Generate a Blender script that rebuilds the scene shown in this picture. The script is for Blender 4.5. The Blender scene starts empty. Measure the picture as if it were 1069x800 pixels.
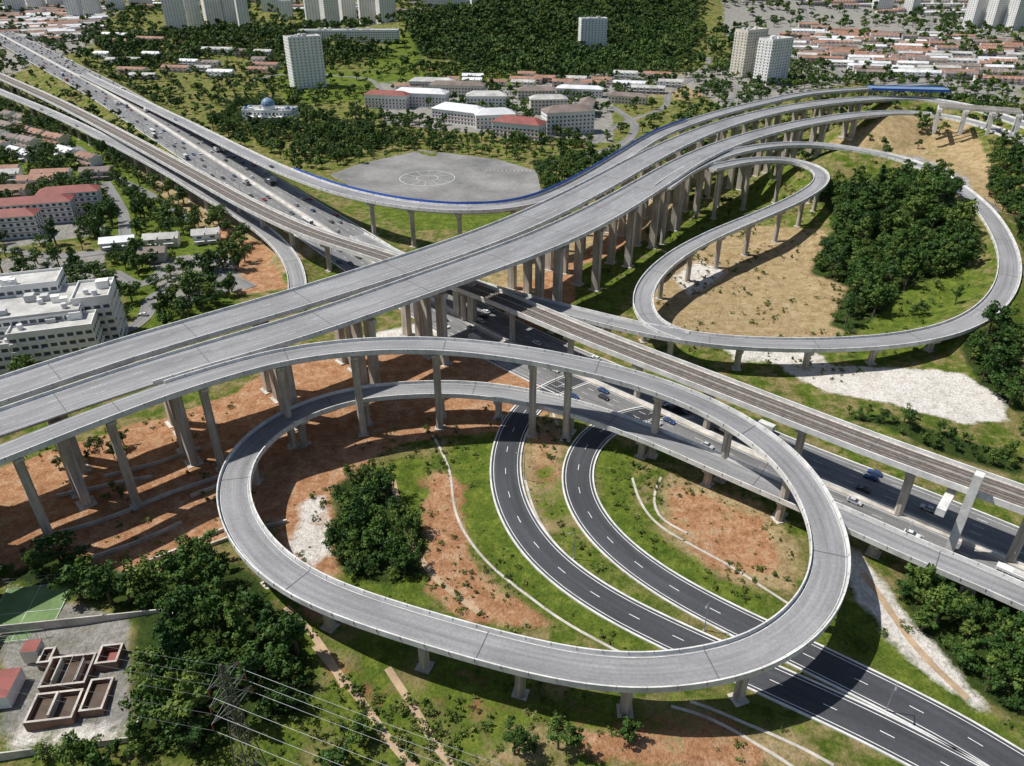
import bpy, bmesh, math, random, time
import numpy as np
from mathutils import Vector, Matrix
T0=time.time()
random.seed(7); rng=np.random.default_rng(7)
scene=bpy.context.scene
# ---------------------------------------------------------------- survey camera
F=780.0; CX=534.5; CY=400.0; PITCH=math.radians(30.8); H=150.0
cp,sp=math.cos(PITCH),math.sin(PITCH)
def P(px,py,z=0.0):
    u=(px-CX)/F; v=(py-CY)/F
    dy=cp-v*sp; dz=-sp-v*cp
    t=(z-H)/dz
    return (u*t,dy*t,z)
# ---------------------------------------------------------------- materials
MATS={}
def new_mat(name):
    m=bpy.data.materials.new(name); m.use_nodes=True
    return m, m.node_tree, m.node_tree.nodes['Principled BSDF']
def N(nt,t,**kw):
    n=nt.nodes.new(t)
    for k,v in kw.items(): setattr(n,k,v)
    return n
def noise_fac(nt,vec,scale,detail=4,rough=.6):
    n=N(nt,'ShaderNodeTexNoise'); n.inputs['Scale'].default_value=scale
    n.inputs['Detail'].default_value=detail; n.inputs['Roughness'].default_value=rough
    nt.links.new(vec,n.inputs['Vector']); return n.outputs['Fac']
def ramp(nt,fac,stops):
    r=N(nt,'ShaderNodeValToRGB'); e=r.color_ramp.elements
    while len(e)<len(stops): e.new(.5)
    for i,(p,c) in enumerate(stops):
        e[i].position=p; e[i].color=(*c,1) if len(c)==3 else c
    nt.links.new(fac,r.inputs['Fac']); return r.outputs['Color']
def mixc(nt,fac,a,b,mode='MIX'):
    m=N(nt,'ShaderNodeMix',data_type='RGBA',blend_type=mode)
    if isinstance(fac,(int,float)): m.inputs[0].default_value=fac
    else: nt.links.new(fac,m.inputs[0])
    for i,x in ((6,a),(7,b)):
        if isinstance(x,tuple): m.inputs[i].default_value=(*x,1)
        else: nt.links.new(x,m.inputs[i])
    return m.outputs[2]
def gray(v): return (v,v,v)
def simple(name,col,rough=.8,scale=.3,var=.25,fine=3.0,metal=0):
    if name in MATS: return MATS[name]
    m,nt,b=new_mat(name)
    g=N(nt,'ShaderNodeNewGeometry').outputs['Position']
    f1=noise_fac(nt,g,scale,5); f2=noise_fac(nt,g,fine,3)
    lo=tuple(c*(1-var) for c in col); hi=tuple(min(1,c*(1+var)) for c in col)
    c=ramp(nt,f1,[(.3,lo),(.7,hi)])
    c=mixc(nt,1.0,c,ramp(nt,f2,[(.25,gray(1-var*.8)),(.7,gray(1.0))]),'MULTIPLY')
    nt.links.new(c,b.inputs['Base Color'])
    b.inputs['Roughness'].default_value=rough; b.inputs['Metallic'].default_value=metal
    MATS[name]=m; return m
def stained(name,col,var=.25):
    # concrete with vertical rain streaks
    m,nt,b=new_mat(name)
    g=N(nt,'ShaderNodeNewGeometry').outputs['Position']
    mp=N(nt,'ShaderNodeMapping'); mp.inputs['Scale'].default_value=(1.1,1.1,.07); nt.links.new(g,mp.inputs['Vector'])
    st=noise_fac(nt,mp.outputs['Vector'],1.0,5); f1=noise_fac(nt,g,.13,5)
    c=ramp(nt,f1,[(.3,tuple(x*(1-var) for x in col)),(.7,tuple(x*(1+var*.6) for x in col))])
    c=mixc(nt,1.0,c,ramp(nt,st,[(.3,(.55,.48,.4)),(.6,gray(1.0))]),'MULTIPLY')
    nt.links.new(c,b.inputs['Base Color']); b.inputs['Roughness'].default_value=.85
    MATS[name]=m; return m
def road_mat(name,col,var=.25):
    m,nt,b=new_mat(name)
    g=N(nt,'ShaderNodeNewGeometry').outputs['Position']
    uv=N(nt,'ShaderNodeUVMap').outputs['UV']
    mp=N(nt,'ShaderNodeMapping'); mp.inputs['Scale'].default_value=(.012,.75,1); nt.links.new(uv,mp.inputs['Vector'])
    st=noise_fac(nt,mp.outputs['Vector'],1.0,4)
    mp2=N(nt,'ShaderNodeMapping'); mp2.inputs['Scale'].default_value=(.03,.12,1); nt.links.new(uv,mp2.inputs['Vector'])
    bl=noise_fac(nt,mp2.outputs['Vector'],1.0,6)
    f2=noise_fac(nt,g,1.5,4)
    c=ramp(nt,st,[(.3,tuple(x*(1-var) for x in col)),(.7,tuple(x*(1+var) for x in col))])
    c=mixc(nt,1.0,c,ramp(nt,bl,[(.3,gray(.68)),(.7,gray(1.14))]),'MULTIPLY')
    c=mixc(nt,1.0,c,ramp(nt,f2,[(.3,gray(.82)),(.7,gray(1.08))]),'MULTIPLY')
    nt.links.new(c,b.inputs['Base Color']); b.inputs['Roughness'].default_value=.85
    MATS[name]=m; return m
M_deck=road_mat('weathered_asphalt',(.28,.28,.285))
M_dark=road_mat('new_asphalt',(.06,.063,.07))
M_hwy=road_mat('highway_asphalt',(.2,.2,.2))
M_street=road_mat('street_asphalt',(.22,.215,.205))
M_conc=stained('viaduct_concrete',(.58,.56,.52),.2)
M_pier=stained('pier_concrete',(.55,.50,.44),.28)
M_par=simple('parapet_concrete',(.7,.69,.66),.85,.2,.24,1.2)
M_line=simple('road_paint',(.66,.66,.64),.7,.25,.3,2)
M_white_line=simple('fresh_road_paint',(.8,.8,.78),.7,.25,.2,2)
M_joint=simple('expansion_joint',(.13,.125,.12),.8)
M_blue=simple('blue_barrier',(.03,.12,.5),.5,.3,.2)
M_ballast=simple('track_ballast',(.15,.12,.10),.95,.6,.35,4)
M_sleeper=simple('track_plinth',(.34,.315,.28),.9,.6,.3,2)
M_railm=simple('steel_rail',(.2,.18,.17),.5,.5,.2,3,.5)
M_white=simple('white_render',(.84,.83,.8),.8,.08,.08,.5)
M_cream=simple('cream_render',(.72,.67,.56),.8,.08,.12,.5)
M_redw=simple('red_render',(.36,.07,.06),.8,.1,.2,.6)
M_grey=simple('grey_render',(.5,.5,.49),.8,.1,.2,.6)
M_glass=simple('window_glass',(.07,.085,.1),.15,.2,.3)
M_roofg=simple('roof_concrete',(.5,.49,.46),.9,.1,.3,.6)
M_roofm=simple('maroon_roof',(.26,.07,.055),.7,.15,.25,2)
M_roofo=simple('clay_tile_roof',(.34,.18,.12),.8,.08,.35,1.5)
M_roofb=simple('brown_tile_roof',(.23,.18,.155),.8,.08,.35,1.5)
M_roofw=simple('metal_sheet_roof',(.7,.71,.72),.5,.1,.2,1.5)
M_roofbl=simple('blue_sheet_roof',(.17,.27,.4),.5,.1,.2,1.5)
M_trunk=simple('bark',(.12,.09,.06),.9)
M_steel=simple('galvanised_steel',(.33,.34,.35),.5,.4,.2,3,.3)
M_lattice=simple('weathered_steel_lattice',(.10,.10,.09),.6,.4,.2,3,.2)
M_brick=simple('brick_basin',(.24,.14,.10),.9,.3,.3,2)
M_tyre=simple('tyre_rubber',(.03,.03,.03),.9)
M_wall=simple('retaining_concrete',(.54,.5,.44),.9,.2,.3,1)
M_lot=simple('car_park_tarmac',(.24,.235,.225),.95,.03,.35,.4)
M_water=simple('basin_water',(.12,.085,.06),.2,.3,.2)
M_dirt=simple('dirt_track',(.46,.33,.21),.95,.2,.3,1.5)
def leaf_mat(name,a,b_,c_):
    m,nt,b=new_mat(name)
    oi=N(nt,'ShaderNodeObjectInfo').outputs['Random']
    at=N(nt,'ShaderNodeAttribute',attribute_name='tint').outputs['Fac']
    ad=N(nt,'ShaderNodeMath',operation='MULTIPLY_ADD'); nt.links.new(oi,ad.inputs[0]); ad.inputs[1].default_value=.6
    ml=N(nt,'ShaderNodeMath',operation='MULTIPLY'); nt.links.new(at,ml.inputs[0]); ml.inputs[1].default_value=.45
    nt.links.new(ml.outputs[0],ad.inputs[2])
    c=ramp(nt,ad.outputs[0],[(.15,a),(.6,b_),(1.0,c_)])
    nt.links.new(c,b.inputs['Base Color']); b.inputs['Roughness'].default_value=.6
    b.inputs['Specular IOR Level'].default_value=.2
    MATS[name]=m; return m
M_leaf=leaf_mat('tree_leaves',(.022,.058,.012),(.062,.12,.022),(.17,.22,.045))
M_bush=leaf_mat('bush_leaves',(.05,.085,.018),(.11,.155,.03),(.24,.23,.08))
# ---------------------------------------------------------------- mesh builder
class MB:
    def __init__(s): s.v=[];s.f=[];s.m=[];s.mats=[];s.uv=[]
    def mi(s,mat):
        if mat not in s.mats: s.mats.append(mat)
        return s.mats.index(mat)
    def face(s,pts,mat,uv=None):
        b=len(s.v); s.v.extend(pts); s.f.append(tuple(range(b,b+len(pts)))); s.m.append(s.mi(mat))
        s.uv.extend(uv if uv else [(0,0)]*len(pts))
    def hexa(s,lo,hi,mat,topmat=None):
        n=len(lo)
        s.face(hi,topmat or mat); s.face(lo[::-1],mat)
        for i in range(n):
            j=(i+1)%n; s.face([lo[i],lo[j],hi[j],hi[i]],mat)
    def box(s,cx,cy,z0,sx,sy,z1,mat,rot=0,topmat=None,top=1.0):
        c,q=math.cos(rot),math.sin(rot)
        def r(x,y,z): return (cx+x*c-y*q,cy+x*q+y*c,z)
        hx,hy=sx/2,sy/2
        co=[(-hx,-hy),(hx,-hy),(hx,hy),(-hx,hy)]
        s.hexa([r(x,y,z0) for x,y in co],[r(x*top,y*top,z1) for x,y in co],mat,topmat)
    def cyl(s,cx,cy,z0,r0,z1,r1,mat,n=10,topmat=None):
        a=[2*math.pi*(i+.5)/n for i in range(n)]
        s.hexa([(cx+r0*math.cos(t),cy+r0*math.sin(t),z0) for t in a],[(cx+r1*math.cos(t),cy+r1*math.sin(t),z1) for t in a],mat,topmat)
    def bar(s,a,b,r,mat,n=4):
        a=Vector(a);b=Vector(b);d=(b-a)
        if d.length<1e-6: return
        d.normalize(); u=d.orthogonal().normalized(); w=d.cross(u)
        A=[];B=[]
        for i in range(n):
            t=2*math.pi*i/n; o=(u*math.cos(t)+w*math.sin(t))*r
            A.append(tuple(a+o));B.append(tuple(b+o))
        s.hexa(A,B,mat)
    def gable(s,w,d,z,rise,over,mat,wall,cx=0,cy=0,rot=0,hip=0):
        c,q=math.cos(rot),math.sin(rot)
        def r(x,y,z): return (cx+x*c-y*q,cy+x*q+y*c,z)
        W=w/2+over;D=d/2+over; hw=W-hip
        e=[r(-W,-D,z),r(W,-D,z),r(W,D,z),r(-W,D,z)]
        a=r(-hw,0,z+rise);b=r(hw,0,z+rise)
        s.face([e[0],e[1],b,a],mat); s.face([e[2],e[3],a,b],mat)
        s.face([e[1],e[2],b],mat if hip else wall); s.face([e[3],e[0],a],mat if hip else wall)
        s.face([e[3],e[2],e[1],e[0]],wall)
    def build(s,name,loc=(0,0,0),rot=0,parent=None,link=True):
        me=bpy.data.meshes.new(name); me.from_pydata(s.v,[],s.f)
        me.polygons.foreach_set('material_index',s.m)
        for m in s.mats: me.materials.append(m)
        uvl=me.uv_layers.new(name='UVMap'); uvl.data.foreach_set('uv',np.array(s.uv,dtype=np.float32).ravel())
        me.update()
        ob=bpy.data.objects.new(name,me); ob.location=loc; ob.rotation_euler=(0,0,rot)
        if link: scene.collection.objects.link(ob)
        if parent: ob.parent=parent
        return ob
# ---------------------------------------------------------------- road geometry
def spline(ctrl,step=3.0,smooth=20,ext0=0,ext1=0):
    q=[]
    for c in ctrl:
        px,py,z,w=c; x,y,_=P(px,py,z); q.append((x,y,z,w))
    q=np.array(q,float)
    a=2*q[0]-q[1]; b=2*q[-1]-q[-2]; q=np.vstack([a,q,b]); out=[]
    for i in range(1,len(q)-2):
        L=np.linalg.norm(q[i+1,:2]-q[i,:2]); n=max(4,int(L/1.5))
        t=np.linspace(0,1,n,endpoint=False)[:,None]
        L0=np.linalg.norm(q[i,:2]-q[i-1,:2])+1e-6; L2=np.linalg.norm(q[i+2,:2]-q[i+1,:2])+1e-6
        m1=((q[i]-q[i-1])/L0*L+(q[i+1]-q[i])*1.0)/2*1.0
        m2=((q[i+1]-q[i])+(q[i+2]-q[i+1])/L2*L)/2
        h00=2*t**3-3*t**2+1;h10=t**3-2*t**2+t;h01=-2*t**3+3*t**2;h11=t**3-t**2
        out.append(h00*q[i]+h10*m1+h01*q[i+1]+h11*m2)
    out.append(q[-2:-1]); d=np.vstack(out)
    if ext0:
        v=(d[0]-d[6]); L=np.linalg.norm(v[:2]); v[2:]=0; n=int(ext0/3)
        d=np.vstack([d[0]+v/L*3*np.arange(n,0,-1)[:,None],d])
    if ext1:
        v=(d[-1]-d[-7]); L=np.linalg.norm(v[:2]); v[2:]=0; n=int(ext1/3)
        d=np.vstack([d,d[-1]+v/L*3*np.arange(1,n+1)[:,None]])
    s=np.concatenate([[0],np.cumsum(np.linalg.norm(np.diff(d[:,:2],axis=0),axis=1))])
    n=int(s[-1]/step); S=np.linspace(0,s[-1],n+1)
    d=np.stack([np.interp(S,s,d[:,k]) for k in range(4)],1)
    for _ in range(smooth):
        e=d.copy(); e[1:-1]=.25*d[:-2]+.5*d[1:-1]+.25*d[2:]; d=e
    t=np.gradient(d[:,:2],axis=0); t/=np.linalg.norm(t,axis=1)[:,None]
    nrm=np.stack([-t[:,1],t[:,0]],1)
    return dict(c=d[:,:3],w=d[:,3],n=nrm,t=t,s=S)
def sweep(mb,R,prof,mat,i0=0,i1=None,closed=True,uv=False,mats=None):
    c,n,s=R['c'],R['n'],R['s']; i1=len(c)-1 if i1 is None else min(i1,len(c)-1)
    prev=None
    for i in range(i0,i1+1):
        pr=prof(i); ring=[(c[i,0]+o*n[i,0],c[i,1]+o*n[i,1],c[i,2]+dz) for o,dz in pr]
        if prev:
            k=len(ring)
            for j in range(k if closed else k-1):
                l=(j+1)%k; mt=mats[j] if mats else mat
                u=[(s[i-1],pp[j][0]),(s[i],pr[j][0]),(s[i],pr[l][0]),(s[i-1],pp[l][0])]
                mb.face([prev[j],ring[j],ring[l],prev[l]],mt,u)
        elif closed: mb.face(ring,mats[-1] if mats else mat)
        prev=ring;pp=pr
    if closed: mb.face(prev[::-1],mats[-1] if mats else mat)
def markings(mb,R,dashes,dz=.04,lw=.22,edge=.9,i0=0,i1=None,mat=None,per=4):
    w=R['w']; n=len(w)-1 if i1 is None else i1; mat=mat or M_line
    for sg in (-1,1):
        sweep(mb,R,lambda i:[(sg*(w[i]/2-edge)-lw/2,dz),(sg*(w[i]/2-edge)+lw/2,dz)],mat,i0,n,closed=False)
    for o in dashes:
        for i in range(i0,n-1,per):
            sweep(mb,R,lambda k:[(o*w[k]/2-lw/2,dz),(o*w[k]/2+lw/2,dz)],mat,i,i+1,closed=False)
def rd(name,ctrl,w,smooth=20,ext0=0,ext1=0):
    ctrl=[c if len(c)==4 else (*c,w) for c in ctrl]
    return spline(ctrl,3.0,smooth,ext0,ext1)
R_up=rd('up',[(0,409,34,16.5),(100,375,34.5,16.5),(200,345,35,16.5),(300,316,35,17),(430,275,35,18),(500,251,35,18),(560,226,35,18),(620,196,35,17.5),(680,163,35,17),(720,144,35,16),(770,126,34,15.5),(830,112,33,15),(900,104,32,15),(960,103,31,14),(1010,111,30,14),(1069,131,29,14)],14,60,170,200)
R_low=rd('low',[(0,442,34,13.5),(100,407,34.5,15),(200,375,35,16),(300,347,35,17),(430,302,35,18),(500,277,35,19),(560,255,35,20),(620,227,35,20),(680,192,35,18),(720,168,35,16),(770,147,34,14),(830,131,33,14),(900,120,32,14),(960,118,31,13),(1010,126,30,13),(1069,148,29,13)],14,60,170,200)
R_ring=rd('ring',[(0,474,33.9,9),(60,450,34.2),(120,427,34.5),(200,399,34.6),(300,372,34.5),(380,362,34.3),(450,361,33),(520,367,32),(600,381,30),(680,402,27),(740,426,24),(790,455,21.5),(830,490,20),(855,530,18.5),(868,575,17.5),(860,620,16.5),(832,656,16),(785,684,15.5),(720,699,15),(660,703,14.5),(600,697,14),(540,684,14),(480,668,13.7),(420,650,13.5),(360,630,13.3),(310,607,13),(275,580,13),(252,548,13),(243,515,13),(252,480,12.8),(280,450,12.5),(320,428,12.3),(370,413,12),(430,407,11.5),(490,407,11),(550,415,10.5),(610,430,10),(680,455,9.5),(750,485,9),(820,515,8.5),(900,550,8),(960,577,7),(1030,606,6),(1100,638,5)],9.3,8,140,40)
R_rail=rd('rail',[(0,80,17),(60,107,17),(130,143,17),(200,181,17),(270,219,17),(330,246,17),(400,268,17.3),(470,293,17.6),(530,315,17.8),(600,345,18),(680,376,18.3),(750,403,18.8),(850,442,19.5),(950,480,20),(1069,522,20.5)],11.5,50,300,150)
R_fly=rd('fly',[(100,84,13),(150,108,14),(200,132,16),(250,157,18),(300,180,20),(360,201,22),(430,215,24),(500,219,27),(550,214,30),(600,193,32.5),(650,164,34),(690,140,35),(740,122,35),(790,109,34),(850,97,33),(920,92,32)],10.5,40,60,60)
R_lr=rd('lramp',[(0,96,13),(60,121,13),(120,150,13),(170,176,12),(220,206,10.5),(260,230,8),(290,254,5),(306,276,2),(311,300,.4),(308,325,.3)],9,14,100,0)
R_A=rd('A',[(692,196,34.6),(722,176,34),(760,161,33.5),(800,153,33),(845,151,32),(890,156,31),(940,166,29),(985,186,27),(1022,214,24),(1046,248,21),(1054,284,18),(1038,318,15),(1002,341,13),(950,354,12),(880,360,11.5),(800,360,11.5),(740,356,11.5),(690,348,12),(640,337,12),(580,322,12),(520,306,11),(465,288,8),(410,266,4)],9.6,14,0,40)
R_B=rd('B',[(742,176,33),(785,168,32),(825,168,30),(852,176,28),(858,188,26.5),(838,205,25),(795,225,22.5),(745,246,20),(705,268,17.5),(677,295,15),(671,320,13.5),(685,341,12.5),(715,352,11.8)],8.8,8)
R_hwy=rd('hwy',[(60,68,10,44),(110,95,10,42),(170,132,10,40),(230,170,8,38),(300,214,5,36),(380,266,1.5,36),(470,325,.3,34),(560,372,.3,34),(675,422,.3,34),(800,480,.3,34),(930,532,.3,34),(1069,592,.3,34)],34,60,500,200)
R_d1=rd('d1',[(640,385,.3),(600,396,.3),(562,415,.3),(537,445,.3),(527,485,.3),(535,530,.3),(568,580,.3),(625,624,.3),(690,658,.3),(760,690,.3),(840,726,.3),(920,763,.3),(1000,805,.3)],9.4,10,0,40)
R_d2=rd('d2',[(720,428,.3),(670,432,.3),(628,448,.3),(605,478,.3),(604,515,.3),(628,556,.3),(680,600,.3),(750,640,.3),(830,678,.3),(920,722,.3),(1000,763,.3),(1060,800,.3)],9.4,10,0,40)
def near_idx(R,px,py,z):
    x,y,_=P(px,py,z); d=(R['c'][:,0]-x)**2+(R['c'][:,1]-y)**2; return int(np.argmin(d))
nA0=near_idx(R_A,885,155,31); nA1=near_idx(R_A,1010,337,13)
GR=[(R_A,nA0,nA1),(R_up,near_idx(R_up,935,101,31.5),len(R_up['c'])-1),(R_low,near_idx(R_low,925,118,31.5),len(R_low['c'])-1),
    (R_fly,0,near_idx(R_fly,120,94,13)),(R_lr,near_idx(R_lr,298,266,3),len(R_lr['c'])-1),(R_A,near_idx(R_A,430,272,5),len(R_A['c'])-1),
    (R_d1,0,len(R_d1['c'])-1),(R_d2,0,len(R_d2['c'])-1),(R_hwy,0,len(R_hwy['c'])-1)]
GAUSS=[P(955,215,20)[:2]+(18,48,48),P(1000,120,25)[:2]+(14,110,120),P(1120,300,10)[:2]+(14,90,110),
       P(1250,160,20)[:2]+(16,200,200),(-60,1380,38,230,110),(180,1700,60,260,150),(500,1900,40,300,200),(-420,1250,22,200,120),(0,2600,120,900,400),(1200,2600,110,700,400),(-1500,2900,90,700,400),
       P(600,790,0)[:2]+(3,35,12),P(200,690,0)[:2]+(3,40,30),P(930,455,0)[:2]+(3,20,10)]
def vnoise(x,y):
    return (np.sin(x*.031+1.3*np.sin(y*.023))*np.cos(y*.037+1.1*np.sin(x*.017))+.5*np.sin(x*.09+2*np.sin(y*.07))*np.sin(y*.083+x*.02))
def nearest(R,i0,i1,x,y,st=2):
    c=R['c'][i0:i1+1:st]; w=R['w'][i0:i1+1:st]/2
    d=np.full(len(x),1e9); z=np.zeros(len(x)); hw=np.zeros(len(x))
    m=(x>c[:,0].min()-90)&(x<c[:,0].max()+90)&(y>c[:,1].min()-90)&(y<c[:,1].max()+90)
    idx=np.nonzero(m)[0]
    for a in range(0,len(idx),20000):
        k=idx[a:a+20000]
        D=(x[k,None]-c[None,:,0])**2+(y[k,None]-c[None,:,1])**2
        j=D.argmin(1); d[k]=np.sqrt(D[np.arange(len(k)),j]); z[k]=c[j,2]; hw[k]=w[j]
    return d,z,hw
def terr(x,y):
    x=np.atleast_1d(np.asarray(x,float)); y=np.atleast_1d(np.asarray(y,float))
    h=np.zeros(len(x))
    for gx,gy,a,sx,sy in GAUSS: h+=a*np.exp(-((x-gx)/sx)**2-((y-gy)/sy)**2)
    h+=.7*vnoise(x,y)+.25*vnoise(x*4,y*4)
    for R,i0,i1 in GR:
        d,z,hw=nearest(R,i0,i1,x,y)
        e=np.maximum(0,d-hw-1.5)
        h=np.maximum(h,z-.35-e*.55); h=np.minimum(h,z-.35+e*.6)
    return h
def G(px,py,it=5):
    z=0.
    for _ in range(it):
        x,y,_z=P(px,py,z); z=float(terr(x,y)[0])
    return (x,y,z)
def Gpoly(pp): return np.array([G(a,b)[:2] for a,b in pp])
def inpoly(x,y,poly):
    r=np.zeros(len(x),bool); n=len(poly); j=n-1
    for i in range(n):
        xi,yi=poly[i];xj,yj=poly[j]
        c=((yi>y)!=(yj>y)); 
        r^=c&(x<(xj-xi)*(y-yi)/(yj-yi+1e-12)+xi)
        j=i
    return r
# ---------------------------------------------------------------- terrain
def axis(lo,hi,st,flo,fhi,gr=1.05):
    a=list(np.arange(lo,hi+.1,st)); s=st;v=lo;L=[]
    while v>flo: s*=gr; v-=s; L.append(v)
    s=st;v=hi;U=[]
    while v<fhi: s*=gr; v+=s; U.append(v)
    return np.array(L[::-1]+a+U)
xs=axis(-300,400,2.0,-7000,7000); ys=axis(60,640,2.0,-300,12000)
X,Y=np.meshgrid(xs,ys); X=X.ravel();Y=Y.ravel()
Z=terr(X,Y)
nx,ny=len(xs),len(ys)
me=bpy.data.meshes.new('ground'); V=np.stack([X,Y,Z],1)
idx=np.arange(nx*ny).reshape(ny,nx)
fa=np.stack([idx[:-1,:-1],idx[:-1,1:],idx[1:,1:],idx[1:,:-1]],-1).reshape(-1,4)
me.from_pydata(V.tolist(),[],fa.tolist())
me.polygons.foreach_set('use_smooth',np.ones(len(fa),bool))
land={k:np.zeros(nx*ny,np.float32) for k in ('soil','tan','green','pale','town','wood','rock')}
def blur(a,n=1):
    a=a.reshape(ny,nx)
    for _ in range(n):
        b=a.copy(); b[1:-1,1:-1]=(a[1:-1,1:-1]*2+a[:-2,1:-1]+a[2:,1:-1]+a[1:-1,:-2]+a[1:-1,2:])/6; a=b
    return a.ravel()
LAND=[
('soil',1.35,[(0,490),(240,415),(300,375),(560,325),(580,390),(600,420),(520,450),(450,455),(400,470),(340,520),(250,550),(190,590),(110,605),(0,590)]),
('soil',1,[(290,540),(345,520),(355,600),(400,625),(420,660),(330,650),(290,600)]),
('tan',.6,[(330,650),(480,680),(620,720),(840,745),(860,800),(300,800)]),
('soil',1,[(570,738),(770,752),(800,800),(610,800)]),
('soil',.9,[(330,690),(390,700),(430,760),(380,760)]),
('soil',.8,[(440,690),(520,700),(560,740),(500,760),(450,730)]),
('tan',.75,[(690,490),(790,520),(835,560),(830,620),(760,610),(690,560)]),
('soil',.8,[(700,505),(800,540),(815,600),(740,595),(695,545)]),
('soil',.85,[(435,490),(490,500),(500,600),(590,655),(500,650),(440,620)]),
('tan',.8,[(545,440),(590,430),(590,520),(620,570),(560,550),(545,500)]),
('soil',.6,[(550,450),(588,440),(588,510),(560,510)]),
('tan',1.5,[(680,300),(715,262),(790,236),(858,240),(895,290),(875,352),(720,352),(682,332)]),
('tan',.8,[(480,285),(640,220),(700,200),(720,240),(660,300),(560,330)]),
('soil',.9,[(540,300),(600,270),(640,240),(680,240),(620,310),(570,330)]),
('tan',.75,[(860,150),(900,130),(990,135),(1069,200),(1069,240),(1000,190),(930,165)]),
('tan',.7,[(60,130),(130,180),(190,230),(240,270),(300,290),(330,260),(200,190),(100,130)]),
('soil',.8,[(220,235),(280,255),(300,300),(240,310),(230,270)]),
('tan',.7,[(650,68),(740,78),(745,105),(640,100)]),
('rock',1.1,[(905,152),(960,160),(1010,185),(1045,225),(1030,222),(990,196),(940,176),(900,166)]),
('green',.95,[(470,465),(520,450),(530,540),(590,620),(700,670),(660,685),(560,640),(490,560)]),
('green',.9,[(590,400),(640,410),(620,430),(580,430),(570,410)]),
('green',.95,[(620,460),(660,470),(660,540),(730,590),(810,630),(790,650),(700,610),(640,560)]),
('green',.7,[(560,470),(590,500),(610,560),(660,610),(720,640),(700,650),(600,590),(560,530)]),
('green',.85,[(400,480),(450,480),(440,560),(450,640),(330,640),(350,590),(430,600)]),
('green',.85,[(870,590),(900,640),(960,700),(1069,770),(1069,800),(990,745),(880,680),(840,660)]),
('green',.75,[(260,640),(430,660),(640,720),(800,730),(860,770),(700,760),(560,760),(500,800),(150,800),(230,720)]),
('green',.9,[(600,280),(700,240),(760,215),(830,170),(850,180),(740,240),(660,300),(640,330),(600,320)]),
('green',.75,[(870,360),(1000,335),(1050,290),(1069,300),(1069,340),(1000,360),(900,385)]),
('green',.75,[(930,310),(1000,280),(1030,300),(990,330),(900,350),(880,330)]),
('green',.9,[(380,60),(440,45),(440,70),(390,72)]),
('green',.8,[(280,70),(440,75),(560,80),(560,100),(300,110)]),
('green',.8,[(330,190),(420,210),(560,215),(520,240),(430,240)]),
('green',.9,[(0,130),(80,120),(240,270),(250,330),(150,350),(110,260),(0,200)]),
('pale',1.1,[(815,385),(900,383),(1000,388),(1048,415),(1050,438),(1000,442),(930,420),(860,408)]),
('pale',.95,[(868,560),(905,585),(945,640),(1000,700),(1035,740),(1015,740),(940,685),(895,625)]),
('pale',.9,[(340,360),(450,335),(480,350),(420,362),(350,372)]),
('pale',.75,[(740,356),(860,368),(870,384),(770,378)]),
('pale',.7,[(310,525),(340,510),(350,560),(330,610),(300,570)]),
('pale',.75,[(700,290),(730,270),(760,285),(720,312)]),
('pale',.7,[(0,760),(140,752),(140,775),(0,790)]),
('town',1,[(0,650),(60,625),(135,650),(140,760),(0,770)]),
('town',.9,[(0,270),(110,260),(110,340),(0,400)]),
('town',.75,[(150,270),(240,262),(262,300),(180,325)]),
('town',1,[(0,0),(110,0),(90,50),(0,85)]),
('town',.8,[(0,180),(110,190),(110,245),(0,260)]),
('town',.8,[(560,70),(700,70),(700,100),(560,95)]),
('town',.8,[(390,85),(640,95),(640,150),(400,130)]),
('town',.9,[(700,80),(740,70),(1069,60),(1069,110),(900,85),(760,115)]),
('town',1,[(740,0),(1069,0),(1069,95),(820,80),(760,40)]),
('wood',1,[(0,600),(60,580),(140,600),(250,585),(300,650),(330,700),(320,750),(260,750),(220,790),(140,790),(140,640)]),
('wood',1,[(350,505),(380,492),(415,515),(442,560),(435,605),(390,612),(350,590)]),
('wood',1,[(870,240),(850,200),(900,178),(950,188),(1000,212),(1025,250),(1010,280),(950,300),(890,350),(865,340),(885,300),(845,285)]),
('wood',1,[(930,610),(980,600),(1069,625),(1069,760),(1030,730),(960,660)]),
('wood',1,[(1000,365),(1069,340),(1069,440),(1020,400)]),
('wood',1,[(880,430),(960,445),(1069,475),(1069,500),(960,465),(890,440)]),
('wood',1,[(420,40),(520,-20),(740,-20),(720,60),(600,80),(440,60)]),
]
for k,v,pp in LAND:
    pl=Gpoly(pp); m=inpoly(X,Y,pl); land[k][m]=np.maximum(land[k][m],v)
for k in land:
    a=blur(land[k],3); at=me.attributes.new(k,'FLOAT','POINT'); at.data.foreach_set('value',a.astype(np.float32))
m,nt,b=new_mat('terrain')
g=N(nt,'ShaderNodeNewGeometry').outputs['Position']
nA=noise_fac(nt,g,.05,9,.7); nB=noise_fac(nt,g,.22,8,.75); nC=noise_fac(nt,g,1.1,5,.75); nE=noise_fac(nt,g,.11,7,.7)
dry=ramp(nt,nB,[(.3,(.12,.11,.035)),(.5,(.24,.195,.08)),(.72,(.40,.32,.17))])
grn=ramp(nt,nB,[(.28,(.04,.075,.012)),(.5,(.115,.165,.022)),(.7,(.25,.28,.05))])
soil=ramp(nt,nB,[(.28,(.26,.115,.055)),(.5,(.47,.25,.13)),(.7,(.64,.45,.30))])
tan=ramp(nt,nB,[(.28,(.23,.16,.075)),(.5,(.42,.31,.165)),(.7,(.58,.46,.28))])
pale=ramp(nt,nB,[(.3,(.55,.5,.42)),(.55,(.78,.74,.68))])
town=ramp(nt,nB,[(.3,(.18,.18,.14)),(.6,(.38,.36,.33))])
rock=ramp(nt,nB,[(.3,(.16,.15,.13)),(.6,(.46,.44,.41))])
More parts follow.
